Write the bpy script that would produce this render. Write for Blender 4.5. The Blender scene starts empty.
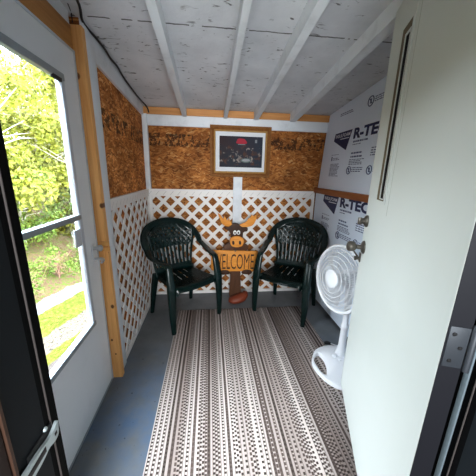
import bpy, bmesh, math, random
from mathutils import Vector, Matrix
random.seed(7)
C = bpy.context.scene.collection
PI = math.pi
def V(*a): return Vector(a)

# ------------------------------------------------------------------ materials
def mat(name, col, rough=.6, metal=0.0, spec=.5):
    m = bpy.data.materials.new(name); m.use_nodes = True
    b = m.node_tree.nodes['Principled BSDF']
    b.inputs['Base Color'].default_value = (*col, 1)
    b.inputs['Roughness'].default_value = rough
    b.inputs['Metallic'].default_value = metal
    b.inputs['Specular IOR Level'].default_value = spec
    return m
class N:
    """small node-graph helper"""
    def __init__(s, m): s.t = m.node_tree; s.b = s.t.nodes['Principled BSDF']
    def n(s, typ, **kw):
        x = s.t.nodes.new(typ)
        for k, v in kw.items(): setattr(x, k, v)
        return x
    def l(s, a, b): s.t.links.new(a, b)
    def obj(s): return s.n('ShaderNodeTexCoord').outputs['Object']
    def mapping(s, vec, scale=(1,1,1), rot=(0,0,0), loc=(0,0,0)):
        m = s.n('ShaderNodeMapping'); s.l(vec, m.inputs[0])
        m.inputs['Scale'].default_value = scale; m.inputs['Rotation'].default_value = rot; m.inputs['Location'].default_value = loc
        return m.outputs[0]
    def noise(s, vec, scale, detail=3, rough=.5, dist=0):
        x = s.n('ShaderNodeTexNoise'); s.l(vec, x.inputs['Vector'])
        x.inputs['Scale'].default_value = scale; x.inputs['Detail'].default_value = detail
        x.inputs['Roughness'].default_value = rough; x.inputs['Distortion'].default_value = dist
        return x.outputs['Fac']
    def vor(s, vec, scale, out='Color'):
        x = s.n('ShaderNodeTexVoronoi'); s.l(vec, x.inputs['Vector']); x.inputs['Scale'].default_value = scale
        return x.outputs[out]
    def ramp(s, fac, stops, interp='LINEAR'):
        r = s.n('ShaderNodeValToRGB'); s.l(fac, r.inputs[0]); cr = r.color_ramp; cr.interpolation = interp
        while len(cr.elements) < len(stops): cr.elements.new(.5)
        for e, (p, c) in zip(cr.elements, stops):
            e.position = p; e.color = (*c, 1) if len(c) == 3 else c
        return r.outputs[0]
    def math(s, op, a, b=None, c=None):
        x = s.n('ShaderNodeMath', operation=op)
        for i, v in enumerate((a, b, c)):
            if v is None: continue
            if isinstance(v, (int, float)): x.inputs[i].default_value = v
            else: s.l(v, x.inputs[i])
        return x.outputs[0]
    def mix(s, fac, a, b, mode='MIX'):
        x = s.n('ShaderNodeMix', data_type='RGBA', blend_type=mode)
        for i, v in ((0, fac), (6, a), (7, b)):
            if isinstance(v, (int, float)): x.inputs[i].default_value = v
            elif isinstance(v, tuple): x.inputs[i].default_value = (*v, 1)
            else: s.l(v, x.inputs[i])
        return x.outputs[2]
    def sep(s, vec):
        x = s.n('ShaderNodeSeparateXYZ'); s.l(vec, x.inputs[0]); return x.outputs
    def comb(s, a, b, c):
        x = s.n('ShaderNodeCombineXYZ')
        for i, v in enumerate((a, b, c)):
            if isinstance(v, (int, float)): x.inputs[i].default_value = v
            else: s.l(v, x.inputs[i])
        return x.outputs[0]
    def bump(s, h, strength=.3, dist=.01):
        x = s.n('ShaderNodeBump'); s.l(h, x.inputs['Height']); x.inputs['Strength'].default_value = strength
        x.inputs['Distance'].default_value = dist; s.l(x.outputs[0], s.b.inputs['Normal'])
    def col(s, c): s.l(c, s.b.inputs['Base Color'])

def osb_mat(name, horiz, light_gain=1.0, gth=.40):
    """oriented strand board: overlapping wood strands plus a row of worn black stamping; horiz = wall axis 0 (x) or 1 (y)"""
    m = mat(name, (.4, .18, .06), .75, spec=.2); g = N(m); o = g.obj()
    P = g.sep(o); u = P[horiz]; z = P[2]
    uv = g.comb(u, z, 0)
    warp = g.noise(uv, 9, 2)
    w2 = g.n('ShaderNodeVectorMath', operation='MULTIPLY_ADD'); g.l(uv, w2.inputs[0]); w2.inputs[1].default_value = (1,1,1)
    wv = g.comb(g.math('MULTIPLY', warp, .08), g.math('MULTIPLY', g.noise(uv, 13, 2), .08), 0); g.l(wv, w2.inputs[2])
    q = w2.outputs[0]
    cols = [(0, (.21, .072, .02)), (.25, (.33, .12, .03)), (.6, (.46, .18, .046)), (.88, (.56, .255, .078)), (1, (.66, .37, .15))]
    out = None
    for k, (ang, sx, sy) in enumerate(((.3, 26, 80), (-.6, 28, 90), (1.25, 28, 76), (2.2, 28, 84))):
        c = g.vor(g.mapping(q, (sx, sy, 1), (0, 0, ang), (k*3.1, k, 0)), 1.0)
        r = g.ramp(g.sep(c)[0], cols)
        if out is None: out = r
        else:
            gate = g.math('GREATER_THAN', g.sep(c)[1], .5)
            out = g.mix(gate, out, r)
    patches = g.ramp(g.noise(uv, 5, 3), [(.35, (.55*light_gain, .52*light_gain, .5*light_gain)), (.65, (light_gain, light_gain, light_gain))])
    out = g.mix(1.0, out, patches, 'MULTIPLY')
    # stamp row
    band = g.math('MULTIPLY', g.math('GREATER_THAN', z, 1.655), g.math('LESS_THAN', z, 1.775))
    cell = g.vor(g.comb(g.math('MULTIPLY', u, 40), g.math('MULTIPLY', z, 26), 0), 1.0)
    ink = g.math('GREATER_THAN', g.sep(cell)[0], .52)
    grp = g.math('GREATER_THAN', g.noise(g.comb(g.math('MULTIPLY', u, 1), 0, 4.3), 7.0, 1), gth)
    wear = g.math('GREATER_THAN', g.noise(uv, 60, 2), .42)
    f = g.math('MULTIPLY', g.math('MULTIPLY', band, ink), g.math('MULTIPLY', grp, wear))
    out = g.mix(g.math('MULTIPLY', f, .8), out, (.03, .014, .008))
    g.col(out); g.bump(g.sep(cell)[1], .1, .003)
    return m
M = {}
M['osb_back'] = osb_mat('osb_back', 0); M['osb_left'] = osb_mat('osb_left', 1, 1.5, .33)  # left copy has brighter colours, standing in for light it lacks
def painted(name, col, dirt=(.3, .3, .3), amount=.5, rough=.55):
    m = mat(name, col, rough, spec=.3); g = N(m); o = g.obj()
    f = g.ramp(g.noise(o, 7, 5, .6), [(.52, (0, 0, 0)), (.8, (amount,)*3)])
    c = g.mix(g.sep(f)[0], col, dirt); g.col(c)
    g.bump(g.noise(o, 60, 2), .08, .004)
    return m
M['white'] = painted('white_paint', (.72, .75, .78), (.36, .38, .40), .45)
M['lattice'] = painted('white_lattice_plastic', (.80, .77, .74), (.56, .53, .49), .35)
def border_mat(name, ax):
    m = mat(name, (.80, .77, .74), .55); g = N(m); P = g.sep(g.obj())
    k = g.math('FRACT', g.math('MULTIPLY', g.math('SUBTRACT', P[ax], g.math('MULTIPLY', P[2], .9)), 1/.0752))
    sl = g.math('MULTIPLY', g.math('LESS_THAN', k, .07), g.math('MULTIPLY', g.math('GREATER_THAN', P[2], 1.160), g.math('LESS_THAN', P[2], 1.198)))
    g.col(g.mix(g.math('MULTIPLY', sl, .6), (.80, .77, .74), (.28, .26, .25))); return m
M['lattice_border_x'] = border_mat('lattice_border_x', 0); M['lattice_border_y'] = border_mat('lattice_border_y', 1)
M['door_white'] = painted('storm_door_white', (.80, .83, .87), (.66, .69, .73), .3, .4)
M['alu'] = mat('brushed_frame_metal', (.62, .67, .74), .35, .3)
M['alu_grey'] = mat('grey_frame_metal', (.33, .38, .42), .4, .3)
def ceiling_mat():
    m = mat('painted_sheathing', (.5, .52, .54), .7, spec=.2); g = N(m); o = g.obj(); P = g.sep(o)
    base = g.ramp(g.noise(o, 3.5, 5, .6), [(.3, (.56, .575, .60)), (.7, (.72, .735, .76))])
    scr = g.noise(g.mapping(o, (15, 38, 1)), 1.0, 4, .6, .8)
    s1 = g.ramp(scr, [(.605, (0, 0, 0)), (.665, (1, 1, 1))])
    gate = g.ramp(g.noise(g.mapping(o, (1, 1, 1), (0, 0, 0), (5, 3, 0)), 5, 2), [(.44, (0, 0, 0)), (.56, (1, 1, 1))])
    k = g.math('MULTIPLY', g.sep(s1)[0], g.sep(gate)[0])
    c = g.mix(g.math('MULTIPLY', k, .85), base, (.07, .065, .06))
    # panel joints running across the rafters
    wob = g.math('ADD', P[1], g.math('MULTIPLY', g.noise(o, 14, 2), .016))
    jn = None
    for y in (1.587, .37):
        d = g.math('ABSOLUTE', g.math('SUBTRACT', wob, y))
        j = g.math('MULTIPLY', g.math('LESS_THAN', d, .0042), g.math('GREATER_THAN', g.noise(g.mapping(o, (5, 1, 1)), 2.0, 2), .40))
        jn = j if jn is None else g.math('MAXIMUM', jn, j)
    c = g.mix(g.math('MULTIPLY', jn, .85), c, (.06, .055, .05))
    g.col(c); g.bump(g.noise(o, 40, 3), .25, .006)
    return m
M['ceiling'] = ceiling_mat()
def pine(name, a, b, axis_scale, knots=True):
    m = mat(name, a, .55, spec=.3); g = N(m); o = g.obj()
    gr = g.noise(g.mapping(o, axis_scale), 1.0, 4, .6, .6)
    c = g.ramp(gr, [(.3, a), (.7, b)])
    if knots:
        d = g.vor(g.mapping(o, (7, 7, 2.4), (0, 0, 0), (.35, .2, .12)), 1.0, 'Distance')
        kk = g.ramp(d, [(.05, (1, 1, 1)), (.13, (0, 0, 0))])
        c = g.mix(g.math('MULTIPLY', g.sep(kk)[0], .85), c, (.12, .035, .012))
    g.col(c); return m
M['pine'] = pine('pine_stud', (.60, .29, .085), (.76, .42, .15), (60, 60, 2.5))
def stud_mat():
    m = mat('pine_stud_with_knots', (.6, .3, .1), .55, spec=.3); g = N(m); o = g.obj()
    c = g.ramp(g.noise(g.mapping(o, (60, 60, 2.5)), 1.0, 4, .6, .6), [(.3, (.68, .33, .11)), (.7, (.86, .50, .20))])
    P = g.sep(o)
    for x, z, r in KNOTS:
        dx = g.math('MULTIPLY', g.math('SUBTRACT', P[0], x), 1/r); dz = g.math('MULTIPLY', g.math('SUBTRACT', P[2], z), .72/r)
        d = g.math('SQRT', g.math('ADD', g.math('MULTIPLY', dx, dx), g.math('MULTIPLY', dz, dz)))
        k = g.sep(g.ramp(d, [(.6, (1, 1, 1)), (1, (0, 0, 0))]))[0]
        c = g.mix(g.math('MULTIPLY', k, .88), c, (.075, .02, .008))
    g.col(c); return m
KNOTS = ((-.672, 1.868, .014), (-.626, 1.20, .013), (-.628, .548, .012), (-.655, .30, .008), (-.640, .19, .006))
M['stud'] = stud_mat()
M['pine_y'] = pine('pine_beam', (.40, .18, .05), (.54, .27, .085), (60, 2.5, 60))
M['pine_x'] = pine('pine_ledger', (.44, .20, .065), (.58, .29, .10), (2.5, 60, 60))
M['rail'] = pine('stained_rail', (.26, .085, .026), (.38, .14, .045), (60, 2.5, 60), False)
def foam():
    m = mat('white_foam_board', (.66, .70, .80), .55, spec=.3); g = N(m); o = g.obj()
    c = g.mix(g.noise(o, 2.5, 3), (.75, .83, .95), (.81, .885, .98)); g.col(c); return m
M['foam'] = foam()
M['navy'] = mat('navy_print', (.006, .014, .085), .5)
M['print_white'] = mat('white_print', (.72, .75, .84), .5)
M['faded'] = mat('faded_blue_print', (.12, .15, .27), .6)
def floor_mat():
    m = mat('painted_floor', (.1, .11, .12), .45, spec=.4); g = N(m); o = g.obj(); P = g.sep(o)
    base = g.ramp(g.noise(o, 3, 5, .6), [(.3, (.125, .135, .145)), (.7, (.205, .215, .225))])
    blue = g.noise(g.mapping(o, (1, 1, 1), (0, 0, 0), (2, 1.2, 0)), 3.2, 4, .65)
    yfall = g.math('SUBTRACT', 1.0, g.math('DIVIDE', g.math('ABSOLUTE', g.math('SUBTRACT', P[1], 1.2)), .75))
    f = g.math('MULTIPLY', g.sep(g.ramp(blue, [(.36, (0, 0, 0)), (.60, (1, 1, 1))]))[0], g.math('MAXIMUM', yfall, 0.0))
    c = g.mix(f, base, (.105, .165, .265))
    spots = g.ramp(g.noise(o, 38, 2), [(.70, (0, 0, 0)), (.75, (1, 1, 1))])
    c = g.mix(g.math('MULTIPLY', g.sep(spots)[0], .8), c, (.025, .025, .03))
    g.col(c); g.bump(g.noise(o, 30, 3), .1, .005)
    return m
M['floor'] = floor_mat()
def rug_mat():
    m = mat('striped_woven_rug', (.5, .45, .42), .95, spec=.05); g = N(m); o = g.obj(); P = g.sep(o)
    X, Y = P[0], P[1]
    S = 1/.0135
    u = g.math('MULTIPLY', g.math('ADD', X, 1.0), S)
    i = g.math('FLOOR', u); fr = g.math('FRACT', u)
    wn = g.n('ShaderNodeTexWhiteNoise', noise_dimensions='1D'); g.l(i, wn.inputs['W'])
    r1 = wn.outputs['Value']; r2 = g.sep(wn.outputs['Color'])
    odd = g.math('GREATER_THAN', g.math('FRACT', g.math('MULTIPLY', i, .5)), .25)
    big = g.noise(g.comb(g.math('MULTIPLY', X, 7.0), 3.7, .2), 1.0, 1)
    shade = g.sep(g.ramp(big, [(.36, (0, 0, 0)), (.62, (1, 1, 1))]))[0]
    light = g.mix(shade, (.32, .26, .238), (.66, .59, .555))
    dark = g.mix(r1, (.032, .022, .019), (.11, .08, .072))
    # plain pale stripes between rows of dark stitches; a few rows are stitched pale on dark
    ph = g.math('FRACT', g.math('ADD', g.math('MULTIPLY', Y, g.math('ADD', 40.0, g.math('MULTIPLY', g.math('FLOOR', g.math('MULTIPLY', r2[1], 2.99)), 7.0))), g.math('MULTIPLY', i, .41)))
    dash = g.math('LESS_THAN', ph, g.math('ADD', .44, g.math('MULTIPLY', r2[0], .24)))
    inner = g.math('LESS_THAN', g.math('ABSOLUTE', g.math('SUBTRACT', fr, .5)), .42)
    stitched = g.math('MAXIMUM', odd, g.math('GREATER_THAN', r2[2], .70))
    c = g.mix(g.math('MULTIPLY', g.math('MULTIPLY', dash, inner), stitched), light, dark)
    solid = g.math('MULTIPLY', g.math('LESS_THAN', r2[2], .16), odd)
    c = g.mix(g.math('MULTIPLY', solid, .9), c, dark)
    line = g.math('MULTIPLY', g.math('LESS_THAN', fr, .20), g.math('GREATER_THAN', r2[1], .35))
    c = g.mix(g.math('MULTIPLY', line, .85), c, dark)
    edge = inner
    c = g.mix(g.math('MULTIPLY', g.noise(o, 160, 2), .25), c, (.22, .18, .16))
    g.col(c); g.bump(g.math('MULTIPLY', edge, g.math('ADD', dash, .6)), .4, .003)
    return m
M['rug'] = rug_mat()
M['green'] = mat('dark_green_plastic', (.0016, .0135, .0122), .24, spec=.5)
M['fan'] = mat('white_fan_plastic', (.80, .81, .84), .35)
M['fan_wire'] = mat('white_fan_wire', (.80, .81, .83), .4)
M['blade'] = mat('pale_grey_blade', (.62, .63, .66), .35)
M['black'] = mat('black_rubber', (.006, .006, .007), .5)
M['jamb_black'] = mat('black_jamb_paint', (.002, .002, .0025), .7, spec=.1)
M['jamb_navy'] = mat('dark_slate_jamb', (.009, .012, .015), .6, spec=.2)
M['jamb_line'] = mat('jamb_seal_line', (.09, .078, .074), .5)
M['jamb_brown'] = mat('brown_casing', (.022, .008, .004), .6)
M['rail_dark'] = mat('brown_casing_edge', (.075, .035, .02), .6)
M['door_edge'] = mat('shaded_door_edge', (.013, .0135, .018), .5, spec=.25)  # shadow on the hinge edge is put into this near-black colour
M['hinge_grey'] = mat('dull_grey_hinge', (.045, .052, .062), .5, .2)
M['strip'] = mat('pale_metal_strip', (.32, .40, .45), .35, .5)
M['chrome'] = mat('worn_chrome', (.62, .64, .66), .3, .85)
M['bronze'] = mat('antique_nickel', (.16, .145, .125), .35, .8)
M['guard'] = mat('white_enamelled_metal', (.52, .60, .62), .4, .2)
M['cable'] = mat('black_cable', (.008, .008, .009), .5)
def steel_door():
    m = mat('cream_steel_door', (.62, .66, .62), .38, spec=.45); g = N(m); o = g.obj()
    c = g.mix(g.noise(o, 2.2, 4, .6), (.55, .58, .55), (.62, .645, .625)); g.col(c)
    return m
M['steel'] = steel_door()
M['reveal'] = mat('brown_reveal', (.13, .10, .055), .7)  # brown holding the slot frame's shade; the latch edge shares it
M['reveal_pale'] = mat('pale_seam', (.40, .42, .38), .6)
M['dark_glass'] = mat('dark_glass', (.003, .003, .003), .6, spec=.1)
M['gold'] = pine('gilded_wood_frame', (.19, .075, .02), (.29, .13, .038), (40, 40, 40), False)
M['gold_in'] = pine('gilded_inner_bead', (.44, .25, .08), (.55, .34, .13), (40, 40, 40), False)
M['matboard'] = mat('white_mat_board', (.66, .68, .70), .7)
def art():
    m = mat('dark_printed_picture', (.03, .03, .04), .5, spec=.12); g = N(m); o = g.obj(); P = g.sep(o)
    c = g.ramp(g.noise(o, 5, 3), [(.35, (.035, .018, .02)), (.65, (.022, .024, .032))])
    gx = g.math('DIVIDE', g.math('ADD', P[0], .22), .44)
    c = g.mix(g.math('MULTIPLY', gx, .6), c, (.035, .05, .075))
    # loose pale and brown daubs across the middle
    dz = g.math('ABSOLUTE', g.math('SUBTRACT', P[2], -.03))
    row = g.math('LESS_THAN', dz, .075)
    v = g.noise(g.mapping(o, (1, 1, .8)), 26, 3, .6)
    pale = g.sep(g.ramp(v, [(.58, (0, 0, 0)), (.68, (1, 1, 1))]))[0]
    c = g.mix(g.math('MULTIPLY', g.math('MULTIPLY', row, pale), .75), c, (.36, .30, .26))
    br = g.sep(g.ramp(g.noise(g.mapping(o, (1, 1, 1), (0, 0, 0), (4, 2, 1)), 18, 2), [(.55, (0, 0, 0)), (.66, (1, 1, 1))]))[0]
    c = g.mix(g.math('MULTIPLY', g.math('MULTIPLY', g.math('LESS_THAN', dz, .10), br), .6), c, (.12, .05, .025))
    g.col(c); return m
M['art'] = art()
M['art_red'] = mat('printed_red', (.36, .03, .05), .5, spec=.1)
M['art_green'] = mat('printed_green', (.05, .085, .075), .4)
M['art_grey'] = mat('printed_grey', (.17, .18, .19), .4)
M['moose'] = pine('carved_dark_brown_wood', (.040, .017, .009), (.075, .032, .016), (40, 40, 6), False)
M['moose_body'] = pine('carved_brown_wood', (.075, .032, .016), (.12, .055, .028), (40, 40, 6), False)
M['tan'] = pine('orange_stained_wood', (.62, .235, .038), (.78, .34, .065), (8, 30, 40), False)
M['terracotta'] = mat('reddish_brown_wood', (.20, .042, .017), .5)
M['ink'] = mat('burnt_letter_ink', (.035, .015, .007), .7)
M['eye_white'] = mat('eye_white', (.75, .75, .72), .5)
def glass():
    m = bpy.data.materials.new('clear_pane'); m.use_nodes = True; t = m.node_tree; t.nodes.clear()
    o = t.nodes.new('ShaderNodeOutputMaterial'); mx = t.nodes.new('ShaderNodeMixShader'); tr = t.nodes.new('ShaderNodeBsdfTransparent')
    gl = t.nodes.new('ShaderNodeBsdfGlossy'); gl.inputs['Roughness'].default_value = .02
    lw = t.nodes.new('ShaderNodeLayerWeight'); lw.inputs[0].default_value = .5
    pw = t.nodes.new('ShaderNodeMath'); pw.operation = 'POWER'; pw.inputs[1].default_value = 5.0; t.links.new(lw.outputs['Facing'], pw.inputs[0])
    fr = t.nodes.new('ShaderNodeMath'); fr.operation = 'MULTIPLY_ADD'; fr.inputs[1].default_value = .6; fr.inputs[2].default_value = .03; t.links.new(pw.outputs[0], fr.inputs[0])
    tr.inputs[0].default_value = (.96, .98, .98, 1)
    t.links.new(fr.outputs[0], mx.inputs[0]); t.links.new(tr.outputs[0], mx.inputs[1]); t.links.new(gl.outputs[0], mx.inputs[2]); t.links.new(mx.outputs[0], o.inputs[0])
    return m
M['glass'] = glass()
def ground():
    m = mat('lawn_and_path', (.2, .3, .08), .95, spec=.05); g = N(m); o = g.obj(); P = g.sep(o)
    s = g.math('DIVIDE', g.math('SUBTRACT', P[0], g.math('MULTIPLY', P[1], .34)), 1.056)
    s = g.math('ADD', s, g.math('MULTIPLY', g.math('SUBTRACT', g.noise(o, 6, 3), .5), .12))
    grass = g.ramp(g.noise(o, 22, 4, .7), [(.3, (.024, .034, .004)), (.55, (.060, .064, .012)), (.75, (.11, .098, .045))])
    grav = g.ramp(g.noise(o, 24, 4, .8), [(.40, (.028, .026, .018)), (.52, (.095, .078, .068)), (.64, (.036, .046, .012))])
    conc = g.ramp(g.noise(o, 12, 4, .7), [(.36, (.052, .053, .056)), (.55, (.125, .124, .124))])
    soil = g.ramp(g.noise(o, 16, 4, .7), [(.3, (.03, .026, .012)), (.46, (.085, .052, .038)), (.58, (.045, .068, .012))])
    def step(a): return g.math('GREATER_THAN', s, a)
    c = g.mix(step(-4.05), soil, conc); c = g.mix(step(-3.74), c, grass); c = g.mix(step(-3.16), c, grav)
    c = g.mix(step(-2.80), c, grass); c = g.mix(step(-2.62), c, (.05, .043, .04)); c = g.mix(step(-2.52), c, conc)
    g.col(c); g.bump(g.noise(o, 40, 3), .5, .02); return m
M['ground'] = ground()
def leafm(name, a, b, c3):
    m = mat(name, a, .6, spec=.2); g = N(m); o = g.obj()
    c = g.ramp(g.noise(o, 11, 3, .7), [(.3, a), (.5, b), (.7, c3)]); g.col(c)
    t = g.n('ShaderNodeBsdfTranslucent'); g.l(c, t.inputs[0])
    mx = g.n('ShaderNodeMixShader'); mx.inputs[0].default_value = .35
    out = [n for n in g.t.nodes if n.type == 'OUTPUT_MATERIAL'][0]
    g.l(g.b.outputs[0], mx.inputs[1]); g.l(t.outputs[0], mx.inputs[2]); g.l(mx.outputs[0], out.inputs[0])
    return m
M['leaf_y'] = leafm('yellow_green_leaves', (.048, .062, .006), (.13, .137, .014), (.235, .225, .06))
M['leaf_g'] = leafm('fresh_green_leaves', (.03, .065, .008), (.075, .12, .017), (.15, .185, .048))
M['bark'] = mat('pale_bark', (.26, .235, .20), .9)
M['twig'] = mat('reddish_twigs', (.20, .11, .08), .9)
M['room_wall'] = mat('room_wall_paint', (.30, .28, .26), .8)
M['siding'] = mat('dark_house_siding', (.05, .055, .06), .7)

# ------------------------------------------------------------------ mesh helpers
def box(bm, x0, x1, y0, y1, z0, z1, bev=0.0, seg=2, mtx=None):
    vs = [bm.verts.new((x, y, z)) for x in (x0, x1) for y in (y0, y1) for z in (z0, z1)]
    fs = [bm.faces.new([vs[i] for i in f]) for f in ((0,1,3,2), (4,6,7,5), (0,4,5,1), (2,3,7,6), (0,2,6,4), (1,5,7,3))]
    if bev > 0:
        es = list({e for f in fs for e in f.edges})
        r = bmesh.ops.bevel(bm, geom=es, offset=bev, segments=seg, affect='EDGES', profile=.5)
        vs = list({v for f in r['faces'] for v in f.verts} | {v for v in vs if v.is_valid})
    if mtx is not None:
        for v in vs: v.co = mtx @ v.co
    return vs
def catmull(P, n):
    P = [Vector(p) for p in P]
    if len(P) < 3 or n <= 1: return P
    out = []
    for i in range(len(P)-1):
        p0 = P[i-1] if i else P[0]*2-P[1]; p1, p2 = P[i], P[i+1]; p3 = P[i+2] if i+2 < len(P) else P[-1]*2-P[-2]
        for k in range(n):
            t = k/n
            out.append(.5*((2*p1)+(p2-p0)*t+(2*p0-5*p1+4*p2-p3)*t*t+(3*p1-p0-3*p2+p3)*t**3))
    out.append(P[-1]); return out
def lerp_list(L, m):
    if isinstance(L, (int, float)): return [L]*m
    out = []
    for k in range(m):
        t = k/(m-1)*(len(L)-1); i = min(int(t), len(L)-2); f = t-i
        out.append(L[i]*(1-f)+L[i+1]*f)
    return out
def sweep(bm, P, w, t=None, up=(0,0,1), n=5, sides=10, power=1.0, closed=False):
    """sweep an oval / rounded-rectangular section (w wide, t thick) along P; up = thickness direction (one, or one per control point)"""
    pts = catmull(P, n); m = len(pts)
    W = lerp_list(w, m); T = W if t is None else lerp_list(t, m)
    ups = lerp_list([Vector(u) for u in up], m) if isinstance(up[0], (tuple, list, Vector)) else [Vector(up)]*m
    rings = []
    for i, p in enumerate(pts):
        if closed: tg = pts[(i+1) % m]-pts[i-1]
        else: tg = pts[min(i+1, m-1)]-pts[max(i-1, 0)]
        tg.normalize()
        s = tg.cross(ups[i])
        if s.length < 1e-4: s = tg.cross(Vector((1, .01, 0)))
        s.normalize(); u = s.cross(tg)
        ring = []
        for k in range(sides):
            a = 2*PI*k/sides; c, sn = math.cos(a), math.sin(a)
            c = math.copysign(abs(c)**power, c); sn = math.copysign(abs(sn)**power, sn)
            ring.append(bm.verts.new(p+s*(c*W[i]/2)+u*(sn*T[i]/2)))
        rings.append(ring)
    L = m if closed else m-1
    for i in range(L):
        a, b = rings[i], rings[(i+1) % m]
        for k in range(sides): bm.faces.new((a[k], a[(k+1) % sides], b[(k+1) % sides], b[k]))
    if not closed:
        bm.faces.new(list(reversed(rings[0]))); bm.faces.new(rings[-1])
def tube(bm, P, r, n=5, sides=8, closed=False): sweep(bm, P, [2*x for x in r] if isinstance(r, (list, tuple)) else 2*r, None, (0.13, .21, .97), n, sides, 1.0, closed)
def ring(bm, c, u, v, R, r, seg=40, sides=6):
    c, u, v = Vector(c), Vector(u), Vector(v); nrm = u.cross(v).normalized(); rows = []
    for i in range(seg):
        a = 2*PI*i/seg; d = u*math.cos(a)+v*math.sin(a)
        rows.append([bm.verts.new(c+d*(R+r*math.cos(2*PI*k/sides))+nrm*(r*math.sin(2*PI*k/sides))) for k in range(sides)])
    for i in range(seg):
        a, b = rows[i], rows[(i+1) % seg]
        for k in range(sides): bm.faces.new((a[k], b[k], b[(k+1) % sides], a[(k+1) % sides]))
def lathe(bm, c, axis, prof, seg=28):
    """prof: list of (radius, height along axis)"""
    c, ax = Vector(c), Vector(axis).normalized()
    u = ax.orthogonal().normalized(); v = ax.cross(u); rows = []
    for r, h in prof:
        if r < 1e-5: rows.append([bm.verts.new(c+ax*h)])
        else: rows.append([bm.verts.new(c+ax*h+(u*math.cos(2*PI*k/seg)+v*math.sin(2*PI*k/seg))*r) for k in range(seg)])
    for a, b in zip(rows, rows[1:]):
        for k in range(seg):
            k2 = (k+1) % seg
            if len(a) == 1 and len(b) > 1: bm.faces.new((a[0], b[k], b[k2]))
            elif len(b) == 1 and len(a) > 1: bm.faces.new((a[k], b[0], a[k2]))
            elif len(a) > 1: bm.faces.new((a[k], b[k], b[k2], a[k2]))
    for rr, rev in ((rows[0], True), (rows[-1], False)):
        if len(rr) > 1: bm.faces.new(list(reversed(rr)) if rev else rr)
def prism(bm, pts, o, u, v, depth, bev=0.0):
    """polygon pts (a,b) placed at o + a*u + b*v, extruded by vector depth"""
    o, u, v, d = Vector(o), Vector(u), Vector(v), Vector(depth)
    A = [bm.verts.new(o+u*a+v*b) for a, b in pts]; B = [bm.verts.new(x.co+d) for x in A]
    f1 = bm.faces.new(A); f2 = bm.faces.new(list(reversed(B))); n = len(pts); fs = [f1, f2]
    for i in range(n): fs.append(bm.faces.new((A[i], B[i], B[(i+1) % n], A[(i+1) % n])))
    if bev: bmesh.ops.bevel(bm, geom=list(f2.edges), offset=bev, segments=2, affect='EDGES', profile=.5)
    return A+B
def smooth_poly(pts, n=4):
    P = [Vector((a, b, 0)) for a, b in pts]; out = []; m = len(P)
    for i in range(m):
        p0, p1, p2, p3 = P[i-1], P[i], P[(i+1) % m], P[(i+2) % m]
        for k in range(n):
            t = k/n
            q = .5*((2*p1)+(p2-p0)*t+(2*p0-5*p1+4*p2-p3)*t*t+(3*p1-p0-3*p2+p3)*t**3); out.append((q.x, q.y))
    return out
def ellipse(cx, cy, rx, ry, n=24): return [(cx+rx*math.cos(2*PI*k/n), cy+ry*math.sin(2*PI*k/n)) for k in range(n)]
def text_verts(bm, s, o, u, v, height=None, width=None, bold=0.0, depth=.0008):
    """write s as flat mesh lettering; o = lower-left corner, u = reading direction, v = up"""
    cu = bpy.data.curves.new('lettering', 'FONT'); cu.body = s; cu.size = 1; cu.offset = bold; cu.resolution_u = 3
    to = bpy.data.objects.new('lettering', cu); C.objects.link(to)
    dg = bpy.context.evaluated_depsgraph_get(); me = bpy.data.meshes.new_from_object(to.evaluated_get(dg))
    bpy.data.objects.remove(to); bpy.data.curves.remove(cu)
    xs = [p.co.x for p in me.vertices]; ys = [p.co.y for p in me.vertices]
    x0, x1, y0, y1 = min(xs), max(xs), min(ys), max(ys)
    sx = width/(x1-x0) if width else None; sy = height/(y1-y0) if height else None
    sx = sx or sy; sy = sy or sx
    o, u, v = Vector(o), Vector(u), Vector(v); nn = u.cross(v)
    idx = {}
    for p in me.vertices: idx[p.index] = bm.verts.new(o+u*((p.co.x-x0)*sx)+v*((p.co.y-y0)*sy)+nn*depth)
    for f in me.polygons:
        try: bm.faces.new([idx[i] for i in f.vertices])
        except ValueError: pass
    bpy.data.meshes.remove(me)
def B(): return bmesh.new()
def obj(name, bm, m, parent=None, loc=None, sharp=38):
    """link bm as one mesh object. With a parent, coordinates are taken in world space and made local to it"""
    bmesh.ops.recalc_face_normals(bm, faces=bm.faces)
    me = bpy.data.meshes.new(name); bm.to_mesh(me); bm.free()
    if parent is not None:
        p = parent; off = Vector((0, 0, 0))
        while p is not None and not p.get('_local'):
            off += p.location; p = p.parent
        me.transform(Matrix.Translation(-off))
    elif loc is not None: me.transform(Matrix.Translation(-Vector(loc)))
    for f in me.polygons: f.use_smooth = True
    me.set_sharp_from_angle(angle=math.radians(sharp))
    me.materials.append(m)
    o = bpy.data.objects.new(name, me); C.objects.link(o)
    if parent is not None: o.parent = parent
    elif loc is not None: o.location = loc
    return o
def thing(name, label, cat, loc=(0,0,0), group=None, local=False, rotz=0):
    o = bpy.data.objects.new(name, None); C.objects.link(o); o.location = loc; o.rotation_euler = (0, 0, rotz)
    o.empty_display_size = .1
    tag(o, label, cat, group)
    if local: o['_local'] = 1
    return o
def tag(o, label=None, cat=None, group=None, kind=None):
    if label: o['label'] = label
    if cat: o['category'] = cat
    if group: o['group'] = group
    if kind: o['kind'] = kind
    return o
def struct(name, bm, m): return tag(obj(name, bm, m), kind='structure')
def sbox(name, m, *a, bev=0.0):
    b = B(); box(b, *a, bev=bev); return struct(name, b, m)

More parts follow.
